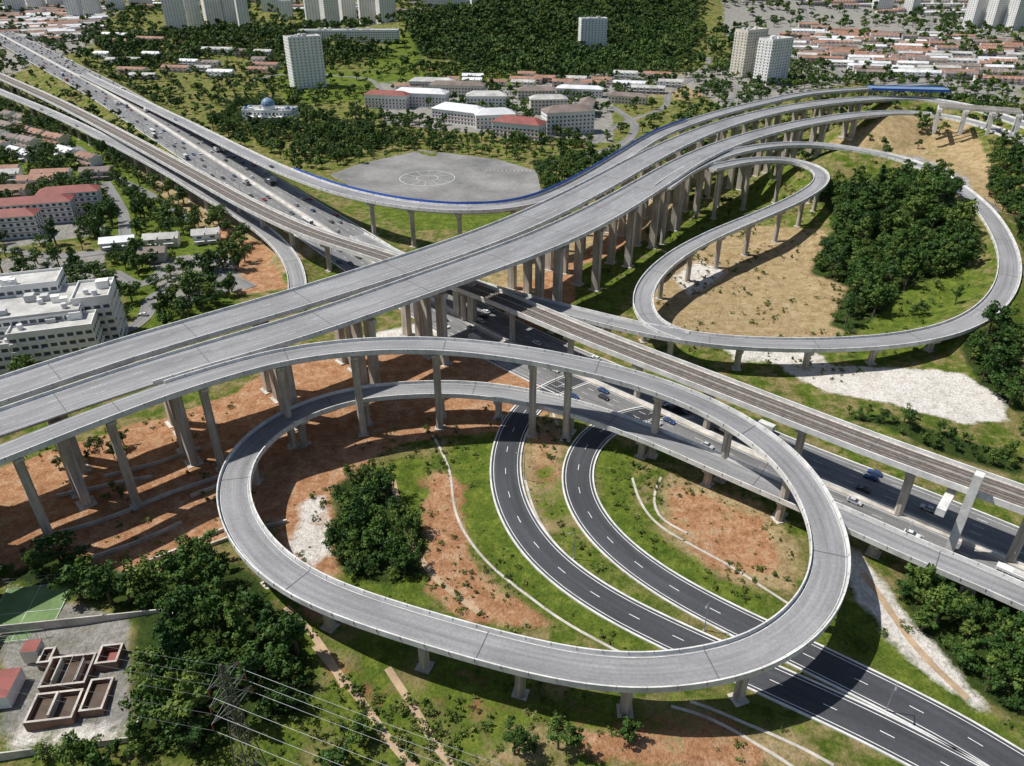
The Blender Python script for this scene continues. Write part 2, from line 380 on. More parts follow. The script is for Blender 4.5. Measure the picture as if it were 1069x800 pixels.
wood=ramp(nt,nB,[(.3,(.022,.04,.01)),(.65,(.06,.095,.02))])
def fac(attr,amp=1.1,lo=.35,hi=.65,nz=None):
    a=N(nt,'ShaderNodeAttribute',attribute_name=attr).outputs['Fac']
    s=N(nt,'ShaderNodeMath',operation='MULTIPLY_ADD'); nt.links.new(nz or nA,s.inputs[0]); s.inputs[1].default_value=amp
    s2=N(nt,'ShaderNodeMath',operation='SUBTRACT'); nt.links.new(a,s2.inputs[0]); s2.inputs[1].default_value=amp*.5
    nt.links.new(s2.outputs[0],s.inputs[2])
    r=N(nt,'ShaderNodeMapRange'); r.inputs['From Min'].default_value=lo; r.inputs['From Max'].default_value=hi
    nt.links.new(s.outputs[0],r.inputs['Value']); return r.outputs['Result']
def nmix(lo,hi,src):
    r=N(nt,'ShaderNodeMapRange'); r.inputs['From Min'].default_value=lo; r.inputs['From Max'].default_value=hi
    nt.links.new(src,r.inputs['Value']); return r.outputs['Result']
c=mixc(nt,nmix(.44,.58,nE),grn,dry)
c=mixc(nt,fac('tan',2.2,.3,.7,nA),c,tan)
c=mixc(nt,fac('soil',2.0),c,soil)
c=mixc(nt,fac('green',3.0,.3,.75,nE),c,grn)
c=mixc(nt,fac('town',1.4),c,town)
c=mixc(nt,fac('rock',1.2),c,rock)
c=mixc(nt,fac('wood',.8,.3,.7),c,wood)
c=mixc(nt,fac('pale',1.2,.35,.65,nE),c,pale)
c=mixc(nt,1.0,c,ramp(nt,nC,[(.25,gray(.45)),(.5,gray(.95)),(.75,gray(1.28))]),'MULTIPLY')
nt.links.new(c,b.inputs['Base Color']); b.inputs['Roughness'].default_value=.95; b.inputs['Specular IOR Level'].default_value=.1
bp=N(nt,'ShaderNodeBump'); bp.inputs['Strength'].default_value=.9; bp.inputs['Distance'].default_value=1.0
nt.links.new(nC,bp.inputs['Height']); nt.links.new(bp.outputs['Normal'],b.inputs['Normal'])
me.materials.append(m)
ground=bpy.data.objects.new('ground',me); scene.collection.objects.link(ground)
print('terrain',time.time()-T0,nx,ny)
# ---------------------------------------------------------------- viaducts
def clear_of_grade(x,y,marg=1.5):
    xx=np.array([x]);yy=np.array([y])
    for R in (R_d1,R_d2):
        d,z,hw=nearest(R,0,len(R['c'])-1,xx,yy,1)
        if d[0]<hw[0]+marg: return False
    d,z,hw=nearest(R_hwy,0,len(R_hwy['c'])-1,xx,yy,1)
    if 2.2<d[0]<hw[0]+marg: return False
    return True
def piers(mb,R,spacing,style,depth,i0,i1,start=10):
    s=R['s']; L0,L1=s[i0],s[i1]; p=L0+start
    while p<L1-4:
        ok=None
        for sh in (0,4,-4,8,-8,11,-11):
            i=int(np.clip(round((p+sh)/3),i0,i1)); x,y,z=R['c'][i]
            n=R['n'][i]; hw=R['w'][i]/2
            offs=[0] if style=='single' else [-hw*.52,hw*.52]
            if all(clear_of_grade(x+n[0]*o,y+n[1]*o) for o in offs): ok=i;break
        if ok is not None:
            i=ok; x,y,z=R['c'][i]; n=R['n'][i]; ang=math.atan2(R['t'][i][1],R['t'][i][0]); hw=R['w'][i]/2
            top=z-depth
            for o in offs:
                ax,ay=x+n[0]*o,y+n[1]*o; b0=float(terr(ax,ay)[0])
                if top-b0<2.0: continue
                if style=='single':
                    r=1.3
                    mb.cyl(ax,ay,b0-1,r,top-2.2,r,M_pier,8)
                    cq=(math.cos(ang),math.sin(ang)); 
                    lo=[];hi=[]
                    for a_,b_ in ((-1,-1),(1,-1),(1,1),(-1,1)):
                        lo.append((ax+cq[0]*a_*1.1+n[0]*b_*1.25,ay+cq[1]*a_*1.1+n[1]*b_*1.25,top-2.25))
                        hi.append((ax+cq[0]*a_*1.2+n[0]*b_*hw*.6,ay+cq[1]*a_*1.2+n[1]*b_*hw*.6,top-.9))
                    mb.hexa(lo,hi,M_conc); 
                    mb.box(ax,ay,top-.9,2.4,hw*1.2,top-.02,M_conc,ang)
                    mb.box(ax,ay,b0-1,3.6,3.6,b0+.25,M_wall,ang)
                else:
                    mb.box(ax,ay,b0-1,2.6,3.6,top-1.9,M_pier,ang)
                    mb.box(ax,ay,b0-1,5,5.5,b0+.3,M_wall,ang)
            if style=='portal': mb.box(x,y,top-1.9,2.8,hw*1.7,top-.02,M_conc,ang)
        p+=spacing
def viaduct(name,R,deckmat,dashes,depth=2.4,spacing=30,style='single',jt=10,lw=.18,start=10,skipL=None,skipR=None):
    mb=MB(); w=R['w']; i0=0; i1=len(w)-1
    th=.45
    def pr(i):
        h=w[i]/2; return [(-h,0),(h,0),(h,-th),(h*.62,-th-.35),(h*.5,-depth),(-h*.5,-depth),(-h*.62,-th-.35),(-h,-th)]
    sweep(mb,R,pr,M_conc,i0,i1,mats=[deckmat]+[M_conc]*7,uv=True)
    for sg,sk in ((-1,skipL),(1,skipR)):
        segs=[(i0,i1)]
        if sk: segs=[(a,b) for a,b in ((i0,sk[0]),(sk[1],i1)) if b-a>2]
        for a,b in segs:
            sweep(mb,R,lambda i:[(sg*(w[i]/2-.5),.0),(sg*(w[i]/2-.32),1.0),(sg*(w[i]/2+.02),1.0),(sg*(w[i]/2+.05),-.7),(sg*(w[i]/2-.1),-.7)],M_par,a,b)
            for i in range(a+2,b,2):
                c=R['c'][i];n=R['n'][i];o=sg*(w[i]/2-.15); mb.box(c[0]+n[0]*o,c[1]+n[1]*o,c[2]+.2,.08,.6,c[2]+1.02,M_joint,math.atan2(R['t'][i][1],R['t'][i][0]))
    markings(mb,R,dashes,i0=i0,i1=i1,lw=lw)
    for i in range(i0+5,i1-1,jt):
        c=R['c'][i];n=R['n'][i];t=R['t'][i];h=w[i]/2-.5
        q=[]
        for a,b2 in ((-h,-.13),(h,-.13),(h,.13),(-h,.13)): q.append((c[0]+n[0]*a+t[0]*b2,c[1]+n[1]*a+t[1]*b2,c[2]+.05))
        mb.face(q,M_joint)
    piers(mb,R,spacing,style,depth,i0,i1,start)
    return mb.build(name)
viaduct('elevated_highway_viaduct',R_up,M_deck,[-.3,.3],2.6,34,'portal',jt=14)
viaduct('elevated_highway_viaduct',R_low,M_deck,[-.3,.3],2.6,34,'portal',jt=14,skipL=(0,near_idx(R_low,150,392,34.6)))
viaduct('loop_ramp_viaduct',R_ring,M_deck,[],2.1,25,'single',jt=17,skipR=(0,near_idx(R_ring,170,406,34.5)),start=16)
viaduct('slip_road_flyover',R_fly,M_deck,[],2.2,30,'single')
viaduct('slip_road_ramp',R_lr,M_deck,[],2.0,26,'single')
viaduct('curved_ramp_viaduct',R_A,M_deck,[],2.0,27,'single',jt=14)
viaduct('inner_loop_ramp_viaduct',R_B,M_deck,[],2.0,25,'single',jt=14)
mb=MB(); w=R_fly['w']; a=near_idx(R_fly,300,180,20); b_=near_idx(R_fly,720,128,35)
sweep(mb,R_fly,lambda i:[((w[i]/2-.2),1.02),((w[i]/2-.2),2.3),((w[i]/2-.08),2.3),((w[i]/2-.08),1.02)],M_blue,a,b_)
for i in range(a,b_,1):
    c=R_fly['c'][i];n=R_fly['n'][i]; o=w[i]/2+.0
    mb.box(c[0]+n[0]*o,c[1]+n[1]*o,c[2]+.9,.15,.15,c[2]+2.45,M_blue)
mb.build('blue_noise_barrier')
# railway
mb=MB(); w=R_rail['w']
def pr(i):
    h=w[i]/2; return [(-h,0),(h,0),(h,-.5),(h*.5,-1.0),(h*.42,-2.6),(-h*.42,-2.6),(-h*.5,-1.0),(-h,-.5)]
sweep(mb,R_rail,pr,M_conc)
sweep(mb,R_rail,lambda i:[(-w[i]/2+1.1,.02),(w[i]/2-1.1,.02),(w[i]/2-1.5,.3),(-w[i]/2+1.5,.3)],M_ballast)
for sg in (-1,1):
    sweep(mb,R_rail,lambda i:[(sg*(w[i]/2-.45),.0),(sg*(w[i]/2-.4),1.2),(sg*(w[i]/2+.02),1.2),(sg*(w[i]/2+.05),-.8),(sg*(w[i]/2-.1),-.8)],M_par)
for o in (-2.9,-1.45,1.45,2.9):
    sweep(mb,R_rail,lambda i:[(o-.3,.29),(o-.3,.4),(o+.3,.4),(o+.3,.29)],M_sleeper)
    sweep(mb,R_rail,lambda i:[(o-.09,.4),(o-.09,.6),(o+.09,.6),(o+.09,.4)],M_railm)
sweep(mb,R_rail,lambda i:[(-.35,.3),(-.35,.75),(.35,.75),(.35,.3)],M_sleeper)
for i in range(4,len(w)-4,9):
    c=R_rail['c'][i];n=R_rail['n'][i];t=R_rail['t'][i];ang=math.atan2(t[1],t[0])
    mb.box(c[0],c[1],c[2]+.31,.3,9,c[2]+.42,M_joint,ang)
piers(mb,R_rail,32,'single',2.6,0,len(w)-1,12)
mb.build('railway_viaduct')
bx,by,_=P(990,577,0); mb=MB()
t=R_rail['t'][near_idx(R_rail,1010,502,20)]; ang=math.atan2(t[1],t[0])
mb.box(bx,by,-1,2.2,2.8,28,M_par,ang); mb.box(bx+math.sin(-ang)*(-5),by+math.cos(ang)*5,14.9,2.3,14,17.2,M_par,ang)
mb.build('portal_pier')
# ---------------------------------------------------------------- ground roads
def ground_road(name,R,mat,dashes,lw=.2,median=False,edge=.9,lm=None):
    mb=MB(); w=R['w']
    sweep(mb,R,lambda i:[(-w[i]/2,0),(w[i]/2,0)],mat,closed=False,uv=True)
    for sg in (-1,1):
        sweep(mb,R,lambda i:[(sg*(w[i]/2-.02),-.5),(sg*(w[i]/2-.02),.12),(sg*(w[i]/2+.5),.12),(sg*(w[i]/2+.5),-.5)],M_par)
    markings(mb,R,dashes,lw=lw,edge=edge,mat=lm)
    if median:
        sweep(mb,R,lambda i:[(-1.6,.0),(-1.5,.25),(1.5,.25),(1.6,.0)],M_wall)
        sweep(mb,R,lambda i:[(-.3,.25),(-.12,1.0),(.12,1.0),(.3,.25)],M_par)
        for o in (-2.2,2.2):
            sweep(mb,R,lambda i:[(o-.12,.04),(o+.12,.04)],M_line,closed=False)
    return mb.build(name)
ground_road('highway',R_hwy,M_hwy,[-.78,-.56,-.34,.34,.56,.78],lw=.22,median=True,edge=1.6)
ground_road('link_road',R_d1,M_dark,[0.0],lw=.2,lm=M_white_line,edge=.8)
ground_road('link_road',R_d2,M_dark,[0.0],lw=.2,lm=M_white_line,edge=.8)
def street(name,pp,w,mat,h=.22,smooth=6):
    R=spline([(a,b,0,w) for a,b in pp],3,smooth); R['c'][:,2]=terr(R['c'][:,0],R['c'][:,1]); mb=MB()
    sweep(mb,R,(lambda i:[(-w/2,-.4),(-w/2,h),(w/2,h),(w/2,-.4)]),mat); return mb.build(name),R
STREETS=[]
for pp,w_ in (([(112,352),(150,335),(160,310),(185,300),(235,290),(262,300)],7),([(118,285),(150,300),(175,282),(240,262)],7),
    ([(0,165),(60,150),(110,180),(160,205),(200,232)],6),([(620,150),(650,128),(690,115),(700,95),(735,75),(740,60)],7),
    ([(560,170),(600,165),(650,150),(662,130),(640,112)],8),([(730,75),(768,90),(760,112)],6),
    ([(0,262),(60,268),(118,262),(130,235),(110,190)],7),([(740,35),(820,28),(920,36),(1069,45)],9),([(0,50),(60,40),(110,20),(160,-10)],14),
    ([(820,0),(850,40),(880,85)],8),([(960,0),(975,40),(990,90)],8),([(260,85),(300,78),(380,82),(400,95)],6)):
    o,R=street('street',pp,w_,M_street); STREETS.append(R)
for pp in ([(452,455),(470,490),(474,530),(498,575),(545,618),(610,662),(650,685)],[(660,500),(670,530),(700,560),(760,590),(810,625),(850,650)],
    [(548,500),(560,540),(600,590),(650,622),(700,655)],[(690,500),(680,520),(690,545),(720,560)],[(720,735),(760,750),(810,770),(870,800)],[(700,740),(740,752),(800,785),(830,805)],[(590,400),(575,430),(585,450)]):
    street('drainage_channel',pp,.75,M_wall,.16)
for pp in ([(330,680),(350,705),(385,740),(400,770),(440,810)],[(405,700),(418,720),(440,750),(450,780),(480,810)],[(690,262),(720,275),(760,282),(740,300),(720,310)],[(760,262),(800,262),(840,258)],[(900,600),(930,640),(960,680),(1010,730)],[(300,640),(330,670),(360,720)],[(410,500),(420,540),(450,600),(500,640)]):
    street('dirt_track',pp,1.8,M_dirt,.1)
for pp in ([(140,600),(195,582),(250,560),(300,545)],[(150,590),(200,570),(250,548)],[(60,560),(110,545),(170,520),(230,500)],[(80,590),(140,570),(190,548)],[(110,500),(160,488),(210,470)],[(200,520),(240,505),(262,490)],[(60,520),(120,508),(160,500)]):
    street('retaining_wall',pp,.6,M_wall,1.1)
pl=[G(*p) for p in [(345,183),(375,172),(440,157),(520,168),(560,180),(565,200),(545,212),(430,212),(380,203)]]
zz=max(p[2] for p in pl)+.3
mb=MB(); mb.hexa([(p[0],p[1],zz-2.5) for p in pl][::-1],[(p[0],p[1],zz) for p in pl][::-1],M_wall,M_lot)
c0=P(446,186,zz)
def ringmark(cx,cy,r,wd,z,mat,n=64):
    for i in range(n):
        a=2*math.pi*i/n;b2=2*math.pi*(i+1)/n
        mb.face([(cx+(r-wd)*math.cos(a),cy+(r-wd)*math.sin(a),z),(cx+r*math.cos(a),cy+r*math.sin(a),z),(cx+r*math.cos(b2),cy+r*math.sin(b2),z),(cx+(r-wd)*math.cos(b2),cy+(r-wd)*math.sin(b2),z)],mat)
ringmark(c0[0],c0[1],20,.45,zz+.03,M_line); ringmark(c0[0],c0[1],8,.4,zz+.03,M_line)
for k in range(12):
    a=k*math.pi/6; mb.box(c0[0]+14*math.cos(a),c0[1]+14*math.sin(a),zz+.005,10,.22,zz+.04,M_line,a)
for k in range(14):
    mb.box(c0[0]+42+k*3.0,c0[1]+20,zz+.005,.2,5,zz+.03,M_line)
mb.build('driving_practice_ground')
# ---------------------------------------------------------------- buildings
def building(name,x,y,w,d,h,rot,wall,roof='flat',roofmat=None,storey=3.2,band=None,winw=1.8,gapw=3.4,zoff=None,balc=False):
    mb=MB(); z0=-3
    mb.box(0,0,z0,w,d,h,wall,0,roofmat or M_roofg)
    ns=max(1,int(h/storey))
    for k in range(ns):
        zb=k*storey+.95; zt=zb+1.45
        if zt>h-.2: zt=h-.3
        for (L,off,ax) in ((w,d/2,0),(w,-d/2,0),(d,w/2,1),(d,-w/2,1)):
            n=max(1,int((L-1.2)/gapw)); 
            for i in range(n):
                t=-L/2+(i+.5)*L/n; s=1 if off>0 else -1
                if ax==0: mb.box(t,off,zb,winw,.12,zt,M_glass)
                else: mb.box(off,t,zb,.12,winw,zt,M_glass)
            if balc and ax==0 and k>0:
                for i in range(0,n,3):
                    t=-L/2+(i+.5)*L/n; s=1 if off>0 else -1
                    mb.box(t,off+s*.6,k*storey-.15,gapw*.8,1.1,k*storey+1.0,band or wall)
        if k>0:
            zl=k*storey
            mb.box(0,0,zl-.12,w+.4,d+.4,zl+.12,band or wall)
    if roof=='flat':
        for (cx,cy,sx,sy) in ((0,d/2-.15,w+.2,.3),(0,-d/2+.15,w+.2,.3),(w/2-.15,0,.3,d-.7),(-w/2+.15,0,.3,d-.7)):
            mb.box(cx,cy,h+.003,sx,sy,h+1.0,band or wall)
        for _ in range(max(1,int(w*d/250))+1):
            a=random.uniform(-.35,.35)*w;b2=random.uniform(-.3,.3)*d
            mb.box(a,b2,h+.004,random.uniform(2.5,5),random.uniform(2.5,4),h+random.uniform(1.5,3.4),M_grey if random.random()<.4 else wall)
        for _ in range(2):
            mb.cyl(random.uniform(-.4,.4)*w,random.uniform(-.35,.35)*d,h+.005,1.1,h+2.1,1.1,M_roofw,10)
    elif roof=='gable': mb.gable(w,d,h+.01,min(d,w)*.22,.8,roofmat,wall)
    elif roof=='hip': mb.gable(w,d,h+.01,min(d,w)*.25,.9,roofmat,wall,hip=min(d,w)*.5)
    z=float(terr(x,y)[0]) if zoff is None else zoff
    return mb.build(name,(x,y,z+.1),rot)
def bpx(name,px,py,w,d,h,rot,*a,**k):
    x,y,z=G(px,py); return building(name,x,y,w,d,h,math.radians(rot),*a,**k)
bpx('apartment_tower',322,90,38,20,53,30,M_white,balc=True,storey=3.1,winw=1.2,gapw=4.4,band=M_white)
for px,py,w_,h_ in ((186,33,36,60),(205,30,26,72),(224,28,30,72),(243,27,34,66),(256,31,20,54)): bpx('apartment_block',px,py,w_,20,h_,random.uniform(15,40),M_white,balc=True,winw=1.1,gapw=4.6)
for px,py,w_,h_ in ((328,27,28,58),(346,30,30,66),(364,25,30,60),(384,26,30,62),(404,26,34,56)): bpx('apartment_block',px,py,w_,20,h_,random.uniform(15,40),M_white,winw=1.1,gapw=4.6,balc=True)
bpx('apartment_block',365,40,150,22,14,3,M_white)
bpx('apartment_block',778,79,38,20,53,35,M_cream,balc=True,winw=1.3,gapw=4.2); bpx('apartment_block',803,87,38,20,49,35,M_white,balc=True,winw=1.3,gapw=4.2)
for px,py,w_,h_ in ((1015,29,36,56),(1036,30,36,60),(1058,31,40,56)): bpx('apartment_block',px,py,w_,20,h_,25,M_white,winw=1.1,gapw=4.6)
bpx('apartment_block',455,6,60,20,30,0,M_white)
for px,py,w_,h_ in ((18,14,40,40),(40,10,34,52),(62,8,50,46),(80,20,26,50),(98,16,34,40),(122,10,40,50),(148,8,50,44),(285,12,44,44),(300,20,24,34),(480,6,40,44),(500,7,36,50),(620,5,40,40),(690,6,60,40),(720,14,40,34),(790,9,50,40),(830,7,40,44),(880,8,60,38),(920,10,40,40),(950,14,30,34)): bpx('apartment_block',px,py,w_,20,h_,random.uniform(0,40),M_white,winw=1.2,gapw=4.6)
for px,py,w_,d_,h_,r_,rf,wm in ((405,112,44,14,13,-12,M_roofm,M_white),(440,110,56,16,13,-12,M_roofw,M_white),(478,100,60,14,12,-8,M_roofb,M_cream),(452,96,50,14,12,-8,M_roofg,M_grey),
    (482,128,54,20,12,-30,M_roofw,M_white),(508,112,40,16,12,0,M_roofg,M_white),(542,143,44,18,13,-25,M_roofm,M_white),(516,132,36,18,12,10,M_roofw,M_white),(592,138,44,18,19,15,M_roofb,M_white),(572,118,36,14,14,5,M_roofg,M_cream),(612,120,30,14,12,80,M_roofb,M_white),(560,104,40,14,10,0,M_roofb,M_cream),(605,100,50,12,8,-12,M_roofw,M_white),(655,108,40,12,8,-20,M_roofb,M_cream)):
    bpx('school_building',px,py,w_,d_,h_,r_,wm,roof='hip',roofmat=rf,band=M_redw if rf in (M_roofm,M_roofw) else M_cream,storey=3.3)
x,y,z=G(284,128); ob=building('domed_hall',x,y,46,22,12,math.radians(-5),M_white,roof='flat',storey=4)
mb=MB()
for dx,r,hh in ((0,6,16),(-18,2.6,13),(18,2.6,13),(-23,2,12.5),(23,2,12.5)):
    mb.cyl(dx,-3,12,r,hh,r,M_white,14)
    prev=(r*1.05,hh)
    for k in range(1,6):
        a=k*math.pi/2/5; cur=(r*1.05*math.cos(a)+.05,hh+r*1.1*math.sin(a)); mb.cyl(dx,-3,prev[1],prev[0],cur[1],cur[0],M_roofbl,14); prev=cur
    mb.cyl(dx,-3,prev[1],.15,prev[1]+2.5,.05,M_steel,6)
for sx_ in (-10,10): mb.box(sx_,-13,-3,12,8,8,M_white); 
o2=mb.build('domes',(0,0,0)); o2.parent=ob
for px,py,w_,r_ in ((38,232,46,16),(78,220,34,16),(20,246,26,14)): bpx('apartment_block',px,py,w_,12,13,r_,M_white,roof='hip',roofmat=M_roofm,band=M_redw,storey=3.2)
x,y,_=P(42,318,20)
for dx,dy,w_,d_,h_ in ((0,0,34,30,21),(-12,14,26,16,25),(12,-14,30,14,18),(-26,-6,22,26,19),(19,8,14,20,23),(-10,-22,40,12,14)):
    building('office_building',x+dx,y+dy,w_,d_,h_,math.radians(18),M_white,storey=3.5,gapw=2.9,winw=2.3,roofmat=M_roofg,zoff=0,balc=True,band=M_grey if dx==0 else None)
def blocked(x,y,r):
    xx=np.array([x]);yy=np.array([y])
    for R in (R_hwy,R_up,R_low,R_fly,R_lr,R_rail,R_A,R_B):
        d,z,hw=nearest(R,0,len(R['c'])-1,xx,yy,3)
        if d[0]<hw[0]+min(r,12): return True
    return False
def rows(poly,rot,dens,roofs,hmin=5,hmax=7,length=(30,70),dep=10,gap=24):
    pl=Gpoly(poly); cx,cy=pl.mean(0); r=math.radians(rot); c,s=math.cos(r),math.sin(r)
    q=np.stack([(pl[:,0]-cx)*c+(pl[:,1]-cy)*s,-(pl[:,0]-cx)*s+(pl[:,1]-cy)*c],1)
    v=q[:,1].min()+gap/2
    while v<q[:,1].max():
        u=q[:,0].min()
        while u<q[:,0].max():
            L=random.uniform(*length)
            X_=cx+(u+L/2)*c-v*s;Y_=cy+(u+L/2)*s+v*c
            if inpoly(np.array([X_]),np.array([Y_]),pl)[0] and random.random()<dens and not blocked(X_,Y_,L/2+2):
                mb=MB(); h=random.uniform(hmin,hmax); rm=random.choice(roofs); wm=random.choice([M_white,M_cream,M_white,M_grey])
                mb.box(0,0,-4,L,dep,h,wm)
                mb.gable(L,dep,h+.01,dep*.24,.7,rm,wm)
                k=int(L/6.5)
                for i in range(k):
                    t=-L/2+(i+.5)*L/k
                    for sy in (-1,1):
                        for zb in (1.0,3.6):
                            if zb+1.3<h: mb.box(t,sy*dep/2,zb,2.6,.12,zb+1.3,M_glass)
                    mb.box(t,-dep/2-1.6,2.6,5.4,3.2,2.85,rm); mb.box(t+3.1,0,h-1,.25,dep+1.6,h+dep*.12,wm)
                mb.build('terraced_house_row',(X_,Y_,float(terr(X_,Y_)[0])),r+random.uniform(-.06,.06))
            u+=L+random.uniform(5,10)
        v+=gap*random.uniform(.9,1.15)
RF=[M_roofo,M_roofb,M_roofb,M_roofw,M_roofo,M_roofg]
rows([(830,28),(1069,45),(1069,90),(900,80),(830,60)],-12,.85,RF,gap=26,length=(20,60))
rows([(740,-5),(1069,-5),(1069,20),(760,20)],8,.7,RF,gap=38)
rows([(0,5),(110,5),(90,40),(0,60)],30,.9,[M_roofo,M_roofw,M_roofb,M_roofg],gap=28,length=(20,50))
rows([(150,-2),(520,-2),(500,8),(150,10)],5,.5,RF,gap=55)
rows([(0,95),(70,140),(110,175),(0,165)],-35,.8,[M_roofo,M_roofo,M_roofb,M_roofw],gap=20,length=(12,26))
rows([(0,180),(110,185),(110,212),(0,212)],12,.85,[M_roofbl,M_roofo,M_roofb,M_roofo,M_roofg],gap=18,length=(14,30))
rows([(110,255),(230,235),(255,260),(150,280)],14,.8,[M_roofw,M_roofb,M_roofg],hmin=4,hmax=6,gap=22,length=(10,20),dep=9)
rows([(1000,150),(1069,160),(1069,200),(1040,180)],-20,.7,[M_roofo,M_roofb],gap=22,length=(16,30))
rows([(100,62),(300,60),(300,75),(140,90)],-10,.6,RF,gap=32,length=(20,45))
rows([(560,84),(700,80),(720,100),(600,96)],-12,.7,RF,gap=26,length=(16,40))
rows([(400,88),(560,80),(560,92),(430,98)],-10,.6,RF,gap=26,length=(16,40))
rows([(100,30),(180,40),(330,45),(300,56),(120,50)],-10,.35,[M_roofo,M_roofw,M_roofg],gap=40,length=(16,50))
# toll plaza canopy and unfinished bents
i=near_idx(R_up,945,101,31); c=R_up['c'][i]; t=R_up['t'][i]; ang=math.atan2(t[1],t[0]); mb=MB()
mb.box(0,4,6,64,16,7.0,M_roofbl,0); mb.box(0,-4.3,5.6,64.5,.4,7.6,M_blue); mb.box(0,12.2,5.6,64.5,.4,7.6,M_blue)
for k in range(-4,5):
    for s in (-3,11): mb.cyl(k*7.5,s,-1.5,.35,6,.35,M_steel,8)
mb.build('toll_plaza_canopy',(c[0],c[1]+6,c[2]),ang)
mb=MB(); 
for k in range(6):
    x0=k*17-40
    for s in (-6,6): mb.box(x0,s,-6,2.2,2.6,9,M_par)
    mb.box(x0,0,9.005,2.6,19,11.2,M_par)
for s in (-7,-2.5,2.5,7): mb.box(-15,s,11.21,52,1.0,13,M_conc)
gx,gy,gz=G(1040,138); mb.build('unfinished_viaduct',(gx,gy,gz+3),math.radians(-25))
# treatment yard
yx,yy,yz=G(75,708)
mb=MB()
def basin(cx,cy,w_,d_,h_,wat=M_water):
    t=.5
    for (a,b2,sx,sy) in ((0,d_/2,w_,t),(0,-d_/2,w_,t),(w_/2-t/2,0,t,d_-t),(-w_/2+t/2,0,t,d_-t)): mb.box(cx+a,cy+b2,-.5,sx,sy,h_,M_brick,0,M_wall)
    mb.box(cx,cy,-.5,w_-2*t,d_-2*t,h_*.45,wat)
basin(0,0,10,8,3);basin(0,-9.0,10,7,2.4);basin(8.2,3,5,5,3.6,M_roofm);basin(-7.2,6,3,4,2);basin(8.2,-7,5,8,2.2)
mb.box(-13,-2,-.5,4.5,8,3.2,M_white,0,M_roofm); mb.box(-11,8,-.5,3.6,3.6,3.4,M_cream,0,M_roofm)
for k in range(-2,3): mb.bar((k*2.4,-4,3.3),(k*2.4,4,3.3),.06,M_steel)
for q in ((-2.5,.3),(2.5,-.3),(0,-9)): mb.box(q[0],q[1],1,.5,6,3.2,M_wall)
mb.build('water_treatment_tank',(yx,yy,yz),math.radians(8))
mb=MB()
for (a,b2,sx,sy) in ((0,17,42,.3),(0,-19,42,.3),(21,-1,.3,35.5),(-21,-1,.3,35.5)): mb.box(a,b2,-1,sx,sy,1.6,M_wall)
mb.build('perimeter_wall',(yx-2,yy,yz),math.radians(8))
M_court=simple('sports_court_green',(.15,.24,.09),.9,.2,.25,1)
c=G(28,640); mb=MB(); mb.box(0,0,-1,17,19,.25,M_court)
for a in (-8.3,0,8.3): mb.box(a,0,.25,.12,19,.28,M_line)
for b2 in (-9.3,0,9.3): mb.box(0,b2,.285,16.5,.12,.31,M_line)
for a in np.linspace(-8.5,8.5,9):
    for b2 in (-9.5,9.5): mb.bar((a,b2,0),(a,b2,3.5),.05,M_steel)
for b2 in (-9.5,9.5):
    for zz_ in (1.2,2.4,3.5): mb.bar((-8.5,b2,zz_),(8.5,b2,zz_),.04,M_steel)
mb.build('sports_court',c,math.radians(8))
# ---------------------------------------------------------------- pylon + wires
def pylon(x,y,z,h,rot):
    mb=MB(); lv=[(0,2.8),(h*.2,2.2),(h*.38,1.7),(h*.54,1.25),(h*.66,.95),(h*.76,.8),(h*.86,.7),(h*.95,.45),(h,.1)]
    cs=((-1,-1),(1,-1),(1,1),(-1,1)); M=M_lattice
    for (za,ra),(zb,rb) in zip(lv,lv[1:]):
        for i,(a,b2) in enumerate(cs):
            c_,d_=cs[(i+1)%4]
            mb.bar((a*ra,b2*ra,za),(a*rb,b2*rb,zb),.13,M)
            mb.bar((a*ra,b2*ra,za),(c_*rb,d_*rb,zb),.06,M); mb.bar((c_*ra,d_*ra,za),(a*rb,b2*rb,zb),.06,M)
            mb.bar((a*rb,b2*rb,zb),(c_*rb,d_*rb,zb),.06,M)
    tips=[]
    for zz_,L in ((h*.72,4.6),(h*.82,4.0),(h*.92,3.4)):
        for s in (-1,1):
            for b2 in (-.6,.6):
                mb.bar((s*.7,b2,zz_),(s*L,0,zz_+.4),.08,M); mb.bar((s*.7,b2,zz_+1.8),(s*L,0,zz_+.4),.06,M)
            mb.bar((s*L,0,zz_+.4),(s*L,0,zz_-1.4),.1,M_redw,6); tips.append((s*L,zz_-1.4))
    mb.build('electricity_pylon',(x,y,z),rot); c,q=math.cos(rot),math.sin(rot)
    return [(x+t*c,y+t*q,z+zz_) for t,zz_ in tips]
px_,py_,_=P(272,835,0)
rot=math.radians(60)
T1=pylon(px_,py_,float(terr(px_,py_)[0]),40,rot)
T2=pylon(px_-230,py_+60,0,40,rot); T3=pylon(px_+230,py_-75,0,40,rot)
mb=MB()
for TT in (T2,T3):
    for a,b2 in zip(T1,TT):
        pr_=a
        for k in range(1,17):
            t=k/16; p=(a[0]+(b2[0]-a[0])*t,a[1]+(b2[1]-a[1])*t,a[2]+(b2[2]-a[2])*t-28*t*(1-t)); mb.bar(pr_,p,.032,M_steel,3); pr_=p
mb.build('power_line_cables')
print('built structures',time.time()-T0)
